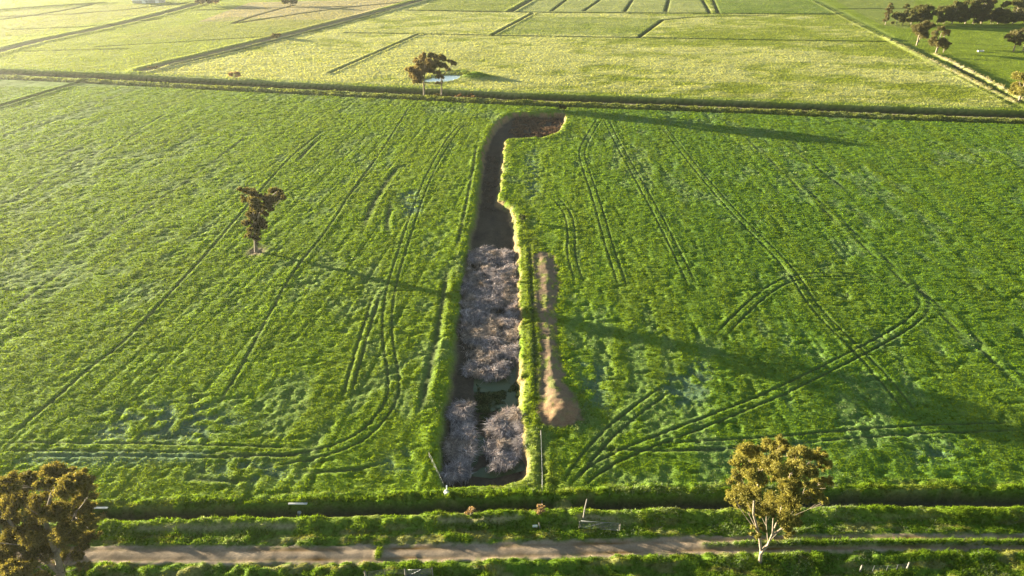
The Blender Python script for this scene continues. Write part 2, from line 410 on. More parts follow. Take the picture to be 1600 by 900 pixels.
wid = np.interp(X[S], [-60, 0, 6, 9, 30, 60], [2.3, 2.3, 2.2, 2.5, 2.9, 3.1])
cross = np.exp(-((X[S] - G(882, 795)[0]) / 1.5) ** 4)           # farm crossing fills the drain
zb = Z[S].copy()
edge = np.exp(-((q - .9) / .8) ** 2)
zb += edge * (.28 + .5 * n1)
w_v = sstep(3.0, 1.0, q)                         # verge region starts
zl = .12 + (.7 * n2 + .30 * n1 + .34 * n3 + .30 * n4) * (1 - .6 * np.exp(-((t - 3) / 1.3) ** 2))
bank = np.exp(-((q + wid + 1.0) / 1.0) ** 2)
zl = zl + .40 * bank
zl -= .14 * np.exp(-((q + wid + 3.2) / 1.0) ** 2)
zl += .10 * np.exp(-((t - 2.6) / .6) ** 2) * (1 + 2 * n1) + .25 * np.exp(-((t + 2.5) / .6) ** 2) * (1 + 2 * n1)
zb = zb * (1 - w_v) + zl * w_v
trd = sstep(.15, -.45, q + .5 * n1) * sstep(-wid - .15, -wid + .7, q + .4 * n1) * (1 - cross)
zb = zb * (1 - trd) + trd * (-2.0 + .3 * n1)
tk = sstep(1.62, 1.25, np.abs(t) + .5 * n1)
zb = zb * (1 - tk) + tk * (.10 + .10 * (vnoise(X[S] / 3, Y[S] / 3, 53) - .5) + .05 * n3 - .07 * np.exp(-((np.abs(t) - .8) / .3) ** 2))
cs = sstep(G(1050, 853)[0], G(1200, 851)[0], X[S]) * np.exp(-(t / .42) ** 2) * tk * sstep(.28, .45, vnoise(X[S] / 2.6, Y[S] * 0, 54) + .25 * sstep(24, 30, X[S]) * sstep(44, 38, X[S]))
zb += cs * (.28 + .5 * n3)
Z[S] = zb
VH[S] = VH[S] * (1 - w_v) + w_v * np.clip(.27 + .4 * n2, .12, .55)
VH[S] += edge * .15
vgr = np.array((.080, .135, .012)) + (n2 + .2)[..., None] * np.array((.05, .06, .005))
RGB[S] += (vgr - RGB[S]) * w_v[..., None]; PLC[S] += (vgr - PLC[S]) * w_v[..., None]
dryp = w_v * sstep(.56, .68, fbm(X[S] / 3.0, Y[S] / .9, 66, 3)); mixp(S, (.21, .185, .055), dryp * .7); mixc(S, (.17, .14, .06), dryp * .6); VH[S] *= 1 - .35 * dryp
mixp(S, (.12, .18, .012), .7 * np.clip(edge + bank, 0, 1)); mixc(S, (.11, .16, .015), np.clip(edge + bank, 0, 1) * .8)
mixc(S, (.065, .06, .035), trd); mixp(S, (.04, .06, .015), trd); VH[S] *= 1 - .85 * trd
# bare dirt showing along the bank top
bd = np.exp(-((q + wid + 1.7) / .55) ** 2) * .6 * sstep(.6, .7, fbm(X[S] / 7, Y[S] / 4, 55, 2)) * (1 - tk)
for a, b in ((225, 370), (405, 465), (690, 800), (900, 960)):
    x0 = G(a, 818)[0]; x1 = G(b, 818)[0]
    bd = np.maximum(bd, np.exp(-((q + wid + 1.7) / .5) ** 2) * sstep(x0 - 1, x0 + 1, X[S] + 3 * n2) * sstep(x1 + 1, x1 - 1, X[S] + 3 * n2) * .6)
mixc(S, (.26, .20, .13), bd); VH[S] *= 1 - .9 * bd
tkw = tk * (1 - np.clip(cs * 1.6, 0, 1))
dirtn = fbm(X[S] / 2.5, Y[S] / 1.0, 56, 3)
dc = np.array((.245, .185, .13)) + (dirtn - .5)[..., None] * np.array((.20, .16, .12)) - (np.exp(-((np.abs(t) - .8) / .28) ** 2) * .10 * vnoise(X[S] / 4, Y[S] * 0, 59))[..., None]
RGB[S] += (dc - RGB[S]) * tkw[..., None]
ws = tkw * sstep(.60, .72, vnoise(X[S] / .8, Y[S] / .5, 57)) * sstep(.5, 1.5, np.abs(t)) * .7
mixc(S, (.09, .12, .03), ws)
VH[S] *= 1 - tkw; VH[S] += .3 * np.clip(cs, 0, 1) * tk
mixp(S, (.10, .16, .015), np.clip(cs, 0, 1))
ZONE[S] = np.where((tk > .5) & (cs < .4), 1, ZONE[S])
# grass tuft growing in the track and wheel ruts over the crossing
tx, ty = G(592, 864); g = np.exp(-(((X - tx) / .4) ** 2 + ((Y - ty) / .8) ** 2)); Z += .35 * g; VH += .4 * np.clip(g * 2, 0, 1); mixc(np.s_[:, :], RANK, np.clip(g * 2, 0, 1)); mixp(np.s_[:, :], RANK, np.clip(g * 2, 0, 1))
wheel([(886, 770), (880, 800), (868, 838)], gauge=1.7, dp=.4, w=.4)
wheel([(900, 752), (886, 790), (885, 835)], pair=False, dp=.3, w=.5)
# worn ground round the lone tree
tx, ty = G(400, 392)
g = np.exp(-(((X - tx) / 2.2) ** 2 + ((Y - ty) / 2.6) ** 2) * 1.2)
mixc(np.s_[:, :], (.19, .14, .085), np.clip(g * 1.5, 0, 1)); VH *= 1 - .9 * np.clip(g * 1.4, 0, 1); Z -= .2 * g

RGB *= (1 + .25 * (mid - .5) + .15 * (vnoise(X / .7, Y / .7, 60) - .5))[..., None]
RGB = np.clip(RGB, .004, .8); PLC = np.clip(PLC * (1 + .35 * (mid - .5))[..., None], .004, .8)
VH = np.clip(VH, 0, 1.2)

def lookup(A, x, y):
    i = np.clip(np.searchsorted(gx, x) - 1, 0, NX - 2); jj = np.clip(np.searchsorted(gy, y) - 1, 0, NY - 2)
    fx = np.clip((x - gx[i]) / (gx[i + 1] - gx[i]), 0, 1); fy = np.clip((y - gy[jj]) / (gy[jj + 1] - gy[jj]), 0, 1)
    if A.ndim == 3: fx = fx[:, None]; fy = fy[:, None]
    return (A[jj, i] * (1 - fx) + A[jj, i + 1] * fx) * (1 - fy) + (A[jj + 1, i] * (1 - fx) + A[jj + 1, i + 1] * fx) * fy
def gz(x, y): return float(lookup(Z, np.array([x]), np.array([y]))[0])

# ------------------------------------------------------------------ mesh helpers
def mesh_from(name, V, Fa, nper, mat, color=None, smooth_=False):
    """fast mesh from numpy arrays, every face with nper corners"""
    me = bpy.data.meshes.new(name)
    V = np.ascontiguousarray(V, dtype=np.float32); Fa = np.ascontiguousarray(Fa, dtype=np.int32)
    me.vertices.add(len(V)); me.vertices.foreach_set('co', V.ravel())
    nf = len(Fa)
    me.loops.add(nf * nper); me.loops.foreach_set('vertex_index', Fa.ravel())
    me.polygons.add(nf)
    me.polygons.foreach_set('loop_start', np.arange(0, nf * nper, nper, dtype=np.int32))
    try: me.polygons.foreach_set('loop_total', np.full(nf, nper, dtype=np.int32))
    except Exception: pass
    me.polygons.foreach_set('use_smooth', np.full(nf, smooth_))
    if color is not None:
        at = me.attributes.new('Col', 'FLOAT_COLOR', 'POINT')
        c4 = np.ones((len(V), 4), dtype=np.float32); c4[:, :3] = color
        at.data.foreach_set('color', c4.ravel())
    me.materials.append(mat)
    me.update(calc_edges=True)
    return me
def link(name, me, parent=None, loc=None):
    o = bpy.data.objects.new(name, me); COL.objects.link(o)
    if parent is not None: o.parent = parent
    if loc is not None: o.location = loc
    return o
def tag(o, label=None, cat=None, group=None, kind=None):
    if label: o['label'] = label
    if cat: o['category'] = cat
    if group: o['group'] = group
    if kind: o['kind'] = kind
    return o
def empty(name, loc, rz=0.0):
    o = bpy.data.objects.new(name, None); COL.objects.link(o); o.location = loc; o.rotation_euler = (0, 0, rz)
    o.empty_display_size = .5
    return o

# ------------------------------------------------------------------ materials
def new_mat(name):
    m = bpy.data.materials.new(name); m.use_nodes = True
    nt = m.node_tree; nt.nodes.clear()
    out = nt.nodes.new('ShaderNodeOutputMaterial')
    return m, nt, out
def nz_tex(nt, scale, detail=4, rough=.6):
    tc = nt.nodes.new('ShaderNodeTexCoord'); n = nt.nodes.new('ShaderNodeTexNoise')
    n.inputs['Scale'].default_value = scale; n.inputs['Detail'].default_value = detail; n.inputs['Roughness'].default_value = rough
    nt.links.new(tc.outputs['Object'], n.inputs['Vector'])
    return n
def mat_ground(name, bump=.25, scale=3.0, var=.5):
    m, nt, out = new_mat(name); L = nt.links
    b = nt.nodes.new('ShaderNodeBsdfPrincipled'); b.inputs['Roughness'].default_value = .95
    b.inputs['Specular IOR Level'].default_value = .1
    at = nt.nodes.new('ShaderNodeAttribute'); at.attribute_name = 'Col'
    n = nz_tex(nt, scale, 5, .65)
    mr = nt.nodes.new('ShaderNodeMapRange'); mr.inputs[1].default_value = .25; mr.inputs[2].default_value = .75
    mr.inputs[3].default_value = 1 - var; mr.inputs[4].default_value = 1 + var
    L.new(n.outputs['Fac'], mr.inputs[0])
    mx = nt.nodes.new('ShaderNodeVectorMath'); mx.operation = 'SCALE'
    L.new(at.outputs['Color'], mx.inputs[0]); L.new(mr.outputs[0], mx.inputs['Scale'])
    L.new(mx.outputs[0], b.inputs['Base Color'])
    bp = nt.nodes.new('ShaderNodeBump'); bp.inputs['Strength'].default_value = .7; bp.inputs['Distance'].default_value = bump
    L.new(n.outputs['Fac'], bp.inputs['Height']); L.new(bp.outputs[0], b.inputs['Normal'])
    L.new(b.outputs[0], out.inputs['Surface'])
    return m
def mat_leaf(name, trans=.45, gloss=0.0, var=.35, scale=.8, base=None, tint=(1.15, 1.1, .55)):
    m, nt, out = new_mat(name); L = nt.links
    if base is None:
        c = nt.nodes.new('ShaderNodeAttribute'); c.attribute_name = 'Col'; csock = c.outputs['Color']
    else:
        c = nt.nodes.new('ShaderNodeRGB'); c.outputs[0].default_value = (*base, 1); csock = c.outputs[0]
    n = nz_tex(nt, scale, 3)
    mr = nt.nodes.new('ShaderNodeMapRange'); mr.inputs[1].default_value = .3; mr.inputs[2].default_value = .7
    mr.inputs[3].default_value = 1 - var; mr.inputs[4].default_value = 1 + var
    L.new(n.outputs['Fac'], mr.inputs[0])
    mx = nt.nodes.new('ShaderNodeVectorMath'); mx.operation = 'SCALE'
    L.new(csock, mx.inputs[0]); L.new(mr.outputs[0], mx.inputs['Scale'])
    d = nt.nodes.new('ShaderNodeBsdfDiffuse'); t = nt.nodes.new('ShaderNodeBsdfTranslucent')
    L.new(mx.outputs[0], d.inputs['Color'])
    tm = nt.nodes.new('ShaderNodeVectorMath'); tm.operation = 'MULTIPLY'; tm.inputs[1].default_value = tint
    L.new(mx.outputs[0], tm.inputs[0]); L.new(tm.outputs[0], t.inputs['Color'])
    ms = nt.nodes.new('ShaderNodeMixShader'); ms.inputs[0].default_value = trans
    L.new(d.outputs[0], ms.inputs[1]); L.new(t.outputs[0], ms.inputs[2])
    last = ms.outputs[0]
    if gloss:
        g = nt.nodes.new('ShaderNodeBsdfGlossy'); g.inputs['Roughness'].default_value = .45; g.inputs['Color'].default_value = (.8, .8, .75, 1)
        m2 = nt.nodes.new('ShaderNodeMixShader'); m2.inputs[0].default_value = gloss
        L.new(last, m2.inputs[1]); L.new(g.outputs[0], m2.inputs[2]); last = m2.outputs[0]
    L.new(last, out.inputs['Surface'])
    return m
def mat_solid(name, c, rough=.8, metal=0.0, var=.3, scale=4, bump=.01):
    m, nt, out = new_mat(name); L = nt.links
    b = nt.nodes.new('ShaderNodeBsdfPrincipled'); b.inputs['Roughness'].default_value = rough; b.inputs['Metallic'].default_value = metal
    n = nz_tex(nt, scale, 5)
    mr = nt.nodes.new('ShaderNodeMapRange'); mr.inputs[1].default_value = .3; mr.inputs[2].default_value = .7
    mr.inputs[3].default_value = 1 - var; mr.inputs[4].default_value = 1 + var
    L.new(n.outputs['Fac'], mr.inputs[0])
    rgb = nt.nodes.new('ShaderNodeRGB'); rgb.outputs[0].default_value = (*c, 1)
    mx = nt.nodes.new('ShaderNodeVectorMath'); mx.operation = 'SCALE'
    L.new(rgb.outputs[0], mx.inputs[0]); L.new(mr.outputs[0], mx.inputs['Scale']); L.new(mx.outputs[0], b.inputs['Base Color'])
    bp = nt.nodes.new('ShaderNodeBump'); bp.inputs['Distance'].default_value = bump; bp.inputs['Strength'].default_value = .5
    L.new(n.outputs['Fac'], bp.inputs['Height']); L.new(bp.outputs[0], b.inputs['Normal'])
    L.new(b.outputs[0], out.inputs['Surface'])
    return m
def mat_water(name, c, rough=.05, wave=.02, scale=2.0, ior=1.33):
    m, nt, out = new_mat(name); L = nt.links
    b = nt.nodes.new('ShaderNodeBsdfPrincipled'); b.inputs['Base Color'].default_value = (*c, 1); b.inputs['Roughness'].default_value = rough
    b.inputs['IOR'].default_value = ior
    n = nz_tex(nt, scale, 3); bp = nt.nodes.new('ShaderNodeBump'); bp.inputs['Distance'].default_value = wave; bp.inputs['Strength'].default_value = .3
    L.new(n.outputs['Fac'], bp.inputs['Height']); L.new(bp.outputs[0], b.inputs['Normal'])
    L.new(b.outputs[0], out.inputs['Surface'])
    return m

M_GROUND = mat_ground('pasture ground', .22, 2.2, .35)
M_TRACK = mat_ground('packed dirt', .04, 3.5, .22)
M_MOUND = mat_ground('bare spoil', .10, 3.5, .30)
M_GRASS = mat_leaf('grass blades', .5)
M_REED = mat_leaf('dry reeds', .25, tint=(1.1, .95, .8), var=.4, scale=.6)
M_BARK = mat_solid('pale eucalypt bark', (.23, .18, .13), .85, var=.4, scale=3)
M_BARK_DK = mat_solid('rough grey bark', (.17, .135, .10), .9, var=.4, scale=4)
M_WOOD = mat_solid('weathered timber', (.22, .195, .165), .85, var=.35, scale=6)
M_STEEL = mat_solid('galvanised steel', (.19, .195, .20), .45, .6, var=.2, scale=8, bump=.002)
M_CONC = mat_solid('pale concrete', (.50, .48, .45), .8, var=.15, scale=5)
M_WHITE = mat_solid('white painted sheet', (.72, .76, .80), .5, var=.08, scale=5, bump=.002)
M_ROOF = mat_solid('white shed roof', (.78, .77, .75), .5, var=.1, scale=.4)
M_WALL = mat_solid('grey shed wall', (.40, .38, .35), .7, var=.15, scale=.4)

# ------------------------------------------------------------------ terrain objects
vid = np.arange(NX * NY).reshape(NY, NX)
quads = np.stack([vid[:-1, :-1], vid[:-1, 1:], vid[1:, 1:], vid[1:, :-1]], -1).reshape(-1, 4)
zf = np.maximum(ZONE[:-1, :-1], ZONE[1:, 1:]).ravel()
allv = np.stack([X, Y, Z], -1).reshape(-1, 3); allc = RGB.reshape(-1, 3)
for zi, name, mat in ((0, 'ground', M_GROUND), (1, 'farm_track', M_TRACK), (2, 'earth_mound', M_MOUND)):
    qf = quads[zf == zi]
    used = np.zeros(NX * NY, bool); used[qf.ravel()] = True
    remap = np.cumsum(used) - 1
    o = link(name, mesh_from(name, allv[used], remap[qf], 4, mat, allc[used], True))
    tag(o, kind='structure')
    if zi == 1: o['label'] = 'pale bare dirt farm track crossing the foreground'
    if zi == 2: o['label'] = 'long heap of bare brown earth beside the sunken dam'
del quads, allv, allc

def sheet(name, pts, z, mat, label):
    V = np.array([(x, y, z) for x, y in pts]); me = bpy.data.meshes.new(name)
    me.from_pydata(V.tolist(), [], [list(range(len(V)))]); me.materials.append(mat)
    o = link(name, me); tag(o, label, kind='structure'); return o
def grown(pts, d):
    c = pts.mean(0); v = pts - c; return c + v * (1 + d / np.linalg.norm(v, axis=1).mean())
sheet('pond_water', grown(POND, .6), -.55, mat_water('pond water', (.26, .31, .34), .02, .004, 1.2, 4.0), 'small bright pond reflecting the sky')  # pale base colour stands in for part of the sky reflection
DW = P((716, 742), (728, 600), (735, 560), (812, 560), (818, 640), (822, 735), (770, 748), z=-1.6)
sheet('dam_water', DW, -1.58, mat_water('murky dam water', (.055, .075, .035), .25, .02, 1.5), 'murky green water between the reeds')

# ------------------------------------------------------------------ grass (one mass per area)
def tufts(n_blades, x, y, z, hgt, wid, col, lean=.45, wind=(.25, -.1), tv=.4):
    n = len(x)
    V = np.empty((n, n_blades, 3, 3), np.float32); C = np.empty((n, n_blades, 3, 3), np.float32)
    tone = RNG.uniform(1 - tv, 1 + tv, n)[:, None]
    for k in range(n_blades):
        a = RNG.uniform(0, 2 * np.pi, n); r = RNG.uniform(0, 1, n) * wid
        ox, oy = np.cos(a) * r, np.sin(a) * r
        b = RNG.uniform(0, np.pi, n); bw = wid * RNG.uniform(.18, .42, n)
        bx, by = np.cos(b) * bw, np.sin(b) * bw
        h = hgt * RNG.uniform(.6, 1.15, n)
        lx = (RNG.normal(0, lean, n) + wind[0]) * h; ly = (RNG.normal(0, lean, n) + wind[1]) * h
        V[:, k, 0] = np.stack([x + ox - bx, y + oy - by, z - .06], -1)
        V[:, k, 1] = np.stack([x + ox + bx, y + oy + by, z - .06], -1)
        V[:, k, 2] = np.stack([x + ox + lx, y + oy + ly, z + h], -1)
        cv = col * tone * RNG.uniform(.8, 1.2, n)[:, None]
        C[:, k, 0] = cv; C[:, k, 1] = cv; C[:, k, 2] = cv * np.array([1.05, 1.05, 1.0])
    V = V.reshape(-1, 3); C = C.reshape(-1, 3)
    return V, np.arange(len(V)).reshape(-1, 3), C
def sample(y0, y1, step, lam0, pw=2.0, xmin=None, xmax=None):
    xs, ys, sc = [], [], []
    y = y0
    while y < y1:
        s = min(step, y1 - y); zc = depth(0, y + s / 2)
        hw = zc * .74 * 1.12 + 6
        a, b = -hw, hw
        lam = lam0 * (90.0 / zc) ** pw
        n = int((b - a) * s * lam)
        xs.append(RNG.uniform(a, b, n)); ys.append(RNG.uniform(y, y + s, n)); sc.append(np.full(n, zc / 90.0))
        y += s
    return np.concatenate(xs), np.concatenate(ys), np.concatenate(sc)
def grass(name, y0, y1, lam0, blades, keep, hs=1.0, wbase=.16, label=None, pw=2.0, kcap=3.0, tv=.4):
    x, y, s = sample(y0, y1, 4.0, lam0, pw)
    vh = lookup(VH, x, y); k = (vh > .05) & (RNG.random(len(x)) < np.clip(vh / .25, .15, 1)) & keep(x, y)
    x, y, s, vh = x[k], y[k], s[k], vh[k]
    z = lookup(Z, x, y); c = lookup(PLC, x, y); lg = lookup(LODGE, x, y)
    pm = RNG.random(len(x)) < .42 * lg; c[pm] = np.array(PALE) * RNG.uniform(.6, 1.3, pm.sum())[:, None]
    sw = np.minimum(s, kcap)
    V, Fa, C = tufts(blades, x, y, z, vh * hs * (.8 + .2 * sw) * RNG.uniform(.6, 1.2, len(x)), wbase * sw, c, tv=tv)
    o = link(name, mesh_from(name, V, Fa, 3, M_GRASS, C)); tag(o, label, kind='stuff')
    return o
yk = lambda x, y: np.interp(x, far_canal[:, 0], far_canal[:, 1])
ydf = lambda x: np.interp(x, DR[:, 0], DR[:, 1])
grass('verge_grass', 52, 82, 26, 5, lambda x, y: y < ydf(x) + 1.2, 1.1, .13, 'rank bright green grass on the track verges and drain bank')
grass('crop', 68, 330, 17, 4, lambda x, y: (y > ydf(x) + 1.2) & (y < yk(x, y) - 13), .8, .14, 'low green crop filling the near paddocks')
grass('pasture_grass', 260, 720, 17, 3, lambda x, y: y > yk(x, y) - 20, 1.0, .20, 'pale seeding pasture grass beyond the channel', kcap=2.3, tv=.15)

# ------------------------------------------------------------------ reeds
def reed_bed(px, n, label, hmin=1.2, hmax=1.6, z0=-1.6, cols=((.47, .42, .42), (.22, .19, .20)), zproj=-.7, wd=.045, name='reeds', clump=1.0):
    poly = P(*px, z=zproj)
    lo, hi = poly.min(0), poly.max(0)
    xs = RNG.uniform(lo[0], hi[0], n * 3); ys = RNG.uniform(lo[1], hi[1], n * 3)
    edge = (fbm(xs / 1.1, ys / 1.1, 70, 3) - .5) * 2.4 + RNG.normal(0, .22, len(xs))
    k = inside(poly, xs + edge, ys + edge * .6); xs, ys = xs[k][:n], ys[k][:n]
    n = len(xs)
    dens = fbm(xs / 1.7, ys / 1.7, 71, 4)
    k = RNG.random(n) < sstep(.31, .47, dens) * clump + (1 - clump); xs, ys, dens = xs[k], ys[k], dens[k]; n = len(xs)
    h = (hmin + (hmax - hmin) * sstep(.35, .7, dens)) * (.72 + .5 * vnoise(xs / .7, ys / .7, 74)) * RNG.uniform(.75, 1.1, n)
    swirl = fbm(xs / 5, ys / 5, 72, 3) * 11 + RNG.normal(0, 1.3, n)
    ln = sstep(.2, .8, fbm(xs / 1.2, ys / 1.2, 73, 2)) * .8 + RNG.uniform(.1, .7, n)
    lx, ly = np.cos(swirl) * ln, np.sin(swirl) * ln
    zz = np.minimum(lookup(Z, xs, ys), z0 + .4)
    b = RNG.uniform(0, np.pi, n); bx, by = np.cos(b) * wd, np.sin(b) * wd
    V = np.empty((n, 5, 3), np.float32)
    V[:, 0] = np.stack([xs - bx, ys - by, zz], -1); V[:, 1] = np.stack([xs + bx, ys + by, zz], -1)
    mx_, my_ = xs + lx * h * .35, ys + ly * h * .35; mz = zz + h * .72
    V[:, 2] = np.stack([mx_ + bx * .9, my_ + by * .9, mz], -1); V[:, 3] = np.stack([mx_ - bx * .9, my_ - by * .9, mz], -1)
    V[:, 4] = np.stack([xs + lx * h * 1.1, ys + ly * h * 1.1, zz + h * (1.02 - .35 * ln)], -1)
    idx = np.arange(n)[:, None] * 5
    T = np.concatenate([idx + [0, 1, 2], idx + [0, 2, 3], idx + [3, 2, 4]], 0)
    c = np.array(cols[0]) + (np.array(cols[1]) - np.array(cols[0])) * RNG.random(n)[:, None]
    if clump > .8 and hmax > 1: c = c + (np.array((.36, .28, .20)) - c) * (.6 * sstep(.5, .7, fbm(xs / 3, ys / 3, 75, 2)))[:, None]
    C = np.repeat(c * (RNG.uniform(.45, 1.0, n) + .6 * (RNG.random(n) < .22))[:, None], 5, 0)
    o = link(name, mesh_from(name, V.reshape(-1, 3), T, 3, M_REED, C)); tag(o, label, kind='stuff')
reed_bed([(735, 392), (765, 384), (800, 392), (808, 440), (809, 520), (808, 575), (775, 592), (728, 584), (724, 520), (724, 450)], 60000, 'large bed of matted dry grey reeds filling the sunken dam')
reed_bed([(706, 628), (734, 624), (738, 680), (736, 735), (720, 756), (700, 750), (699, 690)], 15000, 'narrow bed of dry reeds along the dam left bank')
reed_bed([(770, 650), (797, 634), (818, 660), (823, 692), (806, 710), (788, 734), (768, 728), (760, 702), (757, 680)], 14000, 'rounded bed of dry reeds by the dam right bank', clump=.9)
reed_bed([(806, 180), (880, 180), (872, 205), (825, 213), (795, 205)], 9000, 'reddish dry weeds in the shallow head of the dam', .3, .8, -1.6, ((.17, .09, .07), (.20, .16, .10)), -1.2, .07, 'dry_weeds')
reed_bed([(760, 240), (780, 240), (772, 330), (752, 330)], 1600, 'sparse dark dry stalks on the dam narrow floor', .2, .5, -1.6, ((.14, .11, .09), (.10, .08, .06)), -1.3, .06, 'dry_weeds')

reed_bed([(742, 602), (812, 598), (818, 636), (795, 630), (768, 646), (752, 690), (741, 640)], 9000, 'low green weeds growing in the wet gap between reeds', .12, .4, -1.6, ((.075, .10, .035), (.05, .07, .03)), -1.5, .07, 'water_weeds')
# ------------------------------------------------------------------ trees
def tube(pts, r0, r1, sides=7):
    pts = np.asarray(pts, float); n = len(pts); V = []
    for k, p in enumerate(pts):
        d = pts[min(k + 1, n - 1)] - pts[max(k - 1, 0)]; d /= np.linalg.norm(d) + 1e-9
        a = np.cross(d, (0.3, 1, .2)); a /= np.linalg.norm(a) + 1e-9; b = np.cross(d, a)
        r = r0 + (r1 - r0) * k / (n - 1)
        if k == 0: r *= 1.25
        for s in range(sides):
            th = 2 * math.pi * s / sides; V.append(p + a * math.cos(th) * r + b * math.sin(th) * r)
    Fq = [(k * sides + s, k * sides + (s + 1) % sides, (k + 1) * sides + (s + 1) % sides, (k + 1) * sides + s) for k in range(n - 1) for s in range(sides)]
    return np.array(V), np.array(Fq)
class Tubes:
    def __init__(s): s.V = []; s.F = []; s.n = 0
    def add(s, pts, r0, r1, sides=7):
        v, f = tube(pts, r0, r1, sides); s.V.append(v); s.F.append(f + s.n); s.n += len(v)
    def mesh(s, name, mat): return mesh_from(name, np.concatenate(s.V), np.concatenate(s.F), 4, mat, None, True)
def bez(a, c, b, n=7):
    t = np.linspace(0, 1, n)[:, None]
    return (1 - t) ** 2 * np.array(a) + 2 * t * (1 - t) * np.array(c) + t * t * np.array(b)

def leaf_clumps(clumps, density, size, cols, rs):
    """leaf sprays hung round sub-centres of every clump; clumps = (x, y, z, r)"""
    V, C = [], []
    for cx, cy, cz, r in clumps:
        nsub = max(5, int(11 * min(r, 2.2) ** 1.1)); n = max(30, int(density * r * r))
        th = rs.uniform(0, 2 * np.pi, nsub); ph = rs.uniform(-.55, 1, nsub)
        q = np.sqrt(np.clip(1 - ph * ph, 0, 1)); rad = r * rs.uniform(.5, 1.0, nsub)
        S = np.stack([cx + rad * q * np.cos(th), cy + rad * q * np.sin(th), cz + rad * ph * .8], -1)
        sr = r * rs.uniform(.20, .40, nsub); tone = rs.uniform(.7, 1.3, nsub)
        w = rs.integers(0, nsub, n)
        p = S[w] + rs.normal(0, 1, (n, 3)) * sr[w][:, None] * np.array([.62, .62, .55])
        ax = rs.normal(0, 1, (n, 3)); ax[:, 2] = ax[:, 2] * .7 - .8; ax /= np.linalg.norm(ax, axis=1)[:, None]
        sd = np.cross(ax, rs.normal(0, 1, (n, 3))); sd /= np.linalg.norm(sd, axis=1)[:, None] + 1e-9
        L = size * rs.uniform(.6, 1.5, n)[:, None]; Wd = L * .30
        v = np.stack([p - ax * L * .5, p + sd * Wd, p + ax * L * .5, p - sd * Wd], 1)
        V.append(v.reshape(-1, 3))
        mixv = rs.random(n)[:, None]
        c = (np.array(cols[0]) * (1 - mixv) + np.array(cols[1]) * mixv) * (tone[w] * rs.uniform(.8, 1.2, n))[:, None]
        C.append(np.repeat(c, 4, 0))
    V = np.concatenate(V); C = np.concatenate(C)
    return V, np.arange(len(V)).reshape(-1, 4), C
M_LEAF = mat_leaf('eucalypt leaves', .42, .008, .25, .5, tint=(1.15, 1.08, .55))

def tree(name, loc, stems, clumps, density, size, cols, label, cat, group=None, bark=M_BARK, r0=.35, seed=1, limbs=True, sides=8, limb_step=1):
    """stems: lists of points (relative); every clump gets a limb from the nearest stem point well below it"""
    rs = np.random.default_rng(seed)
    root = empty(name, loc); tag(root, label, cat, group)
    T = Tubes(); nodes = []
    for k, s in enumerate(stems):
        s = np.array(s, float); rr = r0 * (1 if k == 0 else .75)
        if len(s) == 3: s = bez(s[0], s[1], s[2], 9)
        T.add(s, rr, rr * .38, sides)
        for m, pnt in enumerate(s): nodes.append((pnt, rr * (1 - .62 * m / (len(s) - 1))))
    if limbs:
        for cx, cy, cz, r in (clumps[::limb_step]):
            c = np.array((cx, cy, cz)); best = None
            for pnt, rr in nodes:
                h = math.hypot(c[0] - pnt[0], c[1] - pnt[1]); dz = c[2] - pnt[2]
                cost = np.linalg.norm(c - pnt) + (3.0 * max(0, .5 * h - dz)) + (2 if pnt[2] < 1.0 else 0)
                if best is None or cost < best[0]: best = (cost, pnt, rr)
            _, pnt, rr = best
            m_ = (pnt + c) / 2 + np.array((rs.normal(0, .2), rs.normal(0, .2), -.25)) * min(1.5, r)
            pts = bez(pnt, m_, c, 6)
            T.add(pts, min(rr * .5, .04 + .03 * r), .015, 5)
            for _ in range(3):
                e = c + rs.normal(0, .5, 3) * r; T.add(bez(pts[3], (pts[3] + e) / 2 + rs.normal(0, .15, 3), e, 4), .03 + .01 * r, .012, 4)
    link('trunk', T.mesh('trunk', bark), root)
    V, Fa, C = leaf_clumps(clumps, density, size, cols, rs)
    link('crown', mesh_from('crown', V, Fa, 4, M_LEAF, C), root)
    return root

def photo_tree(name, base, stem_px, clump_px, dspread, **kw):
    """clumps given where the photo shows them, put on the upright plane through the base, then spread in depth"""
    bx, by = G(*base); bz = gz(bx, by) - .1
    rs = np.random.default_rng(kw.get('seed', 1) + 77)
    sc = depth(bx, by, 5) / F
    cl = []
    for a, b, r in clump_px:
        dy = rs.uniform(-1, 1) * (dspread(b) if callable(dspread) else dspread)
        x, z = Vp(a, b, by + dy)
        cl.append((x - bx, dy, z - bz, r * sc * .9))
        for _ in range(2):
            th, f = rs.uniform(0, 6.28), rs.uniform(.45, .65)
            cl.append((x - bx + math.cos(th) * r * sc * .9, dy + rs.uniform(-.8, .8) * r * sc, z - bz + math.sin(th) * r * sc * .75, r * sc * f))
    st = []
    for s in stem_px:
        q = []
        for k, (a, b) in enumerate(s):
            x, z = Vp(a, b, by); q.append((x - bx, (rs.uniform(-.3, .3) if k else 0), z - bz))
        q[0] = (q[0][0], 0, -.15 if q[0][2] < 1.2 else q[0][2]); st.append(q)
    return tree(name, (bx, by, bz), st, cl, limb_step=3, **kw)

def z2p(ox, oy, s, L): return [(ox + a / s, oy + b / s, r / s) for a, b, r in L]
GOLD = ((.27, .235, .055), (.15, .145, .038)); OLIVE = ((.125, .12, .038), (.066, .072, .024)); BROWN = ((.15, .125, .050), (.085, .080, .031))

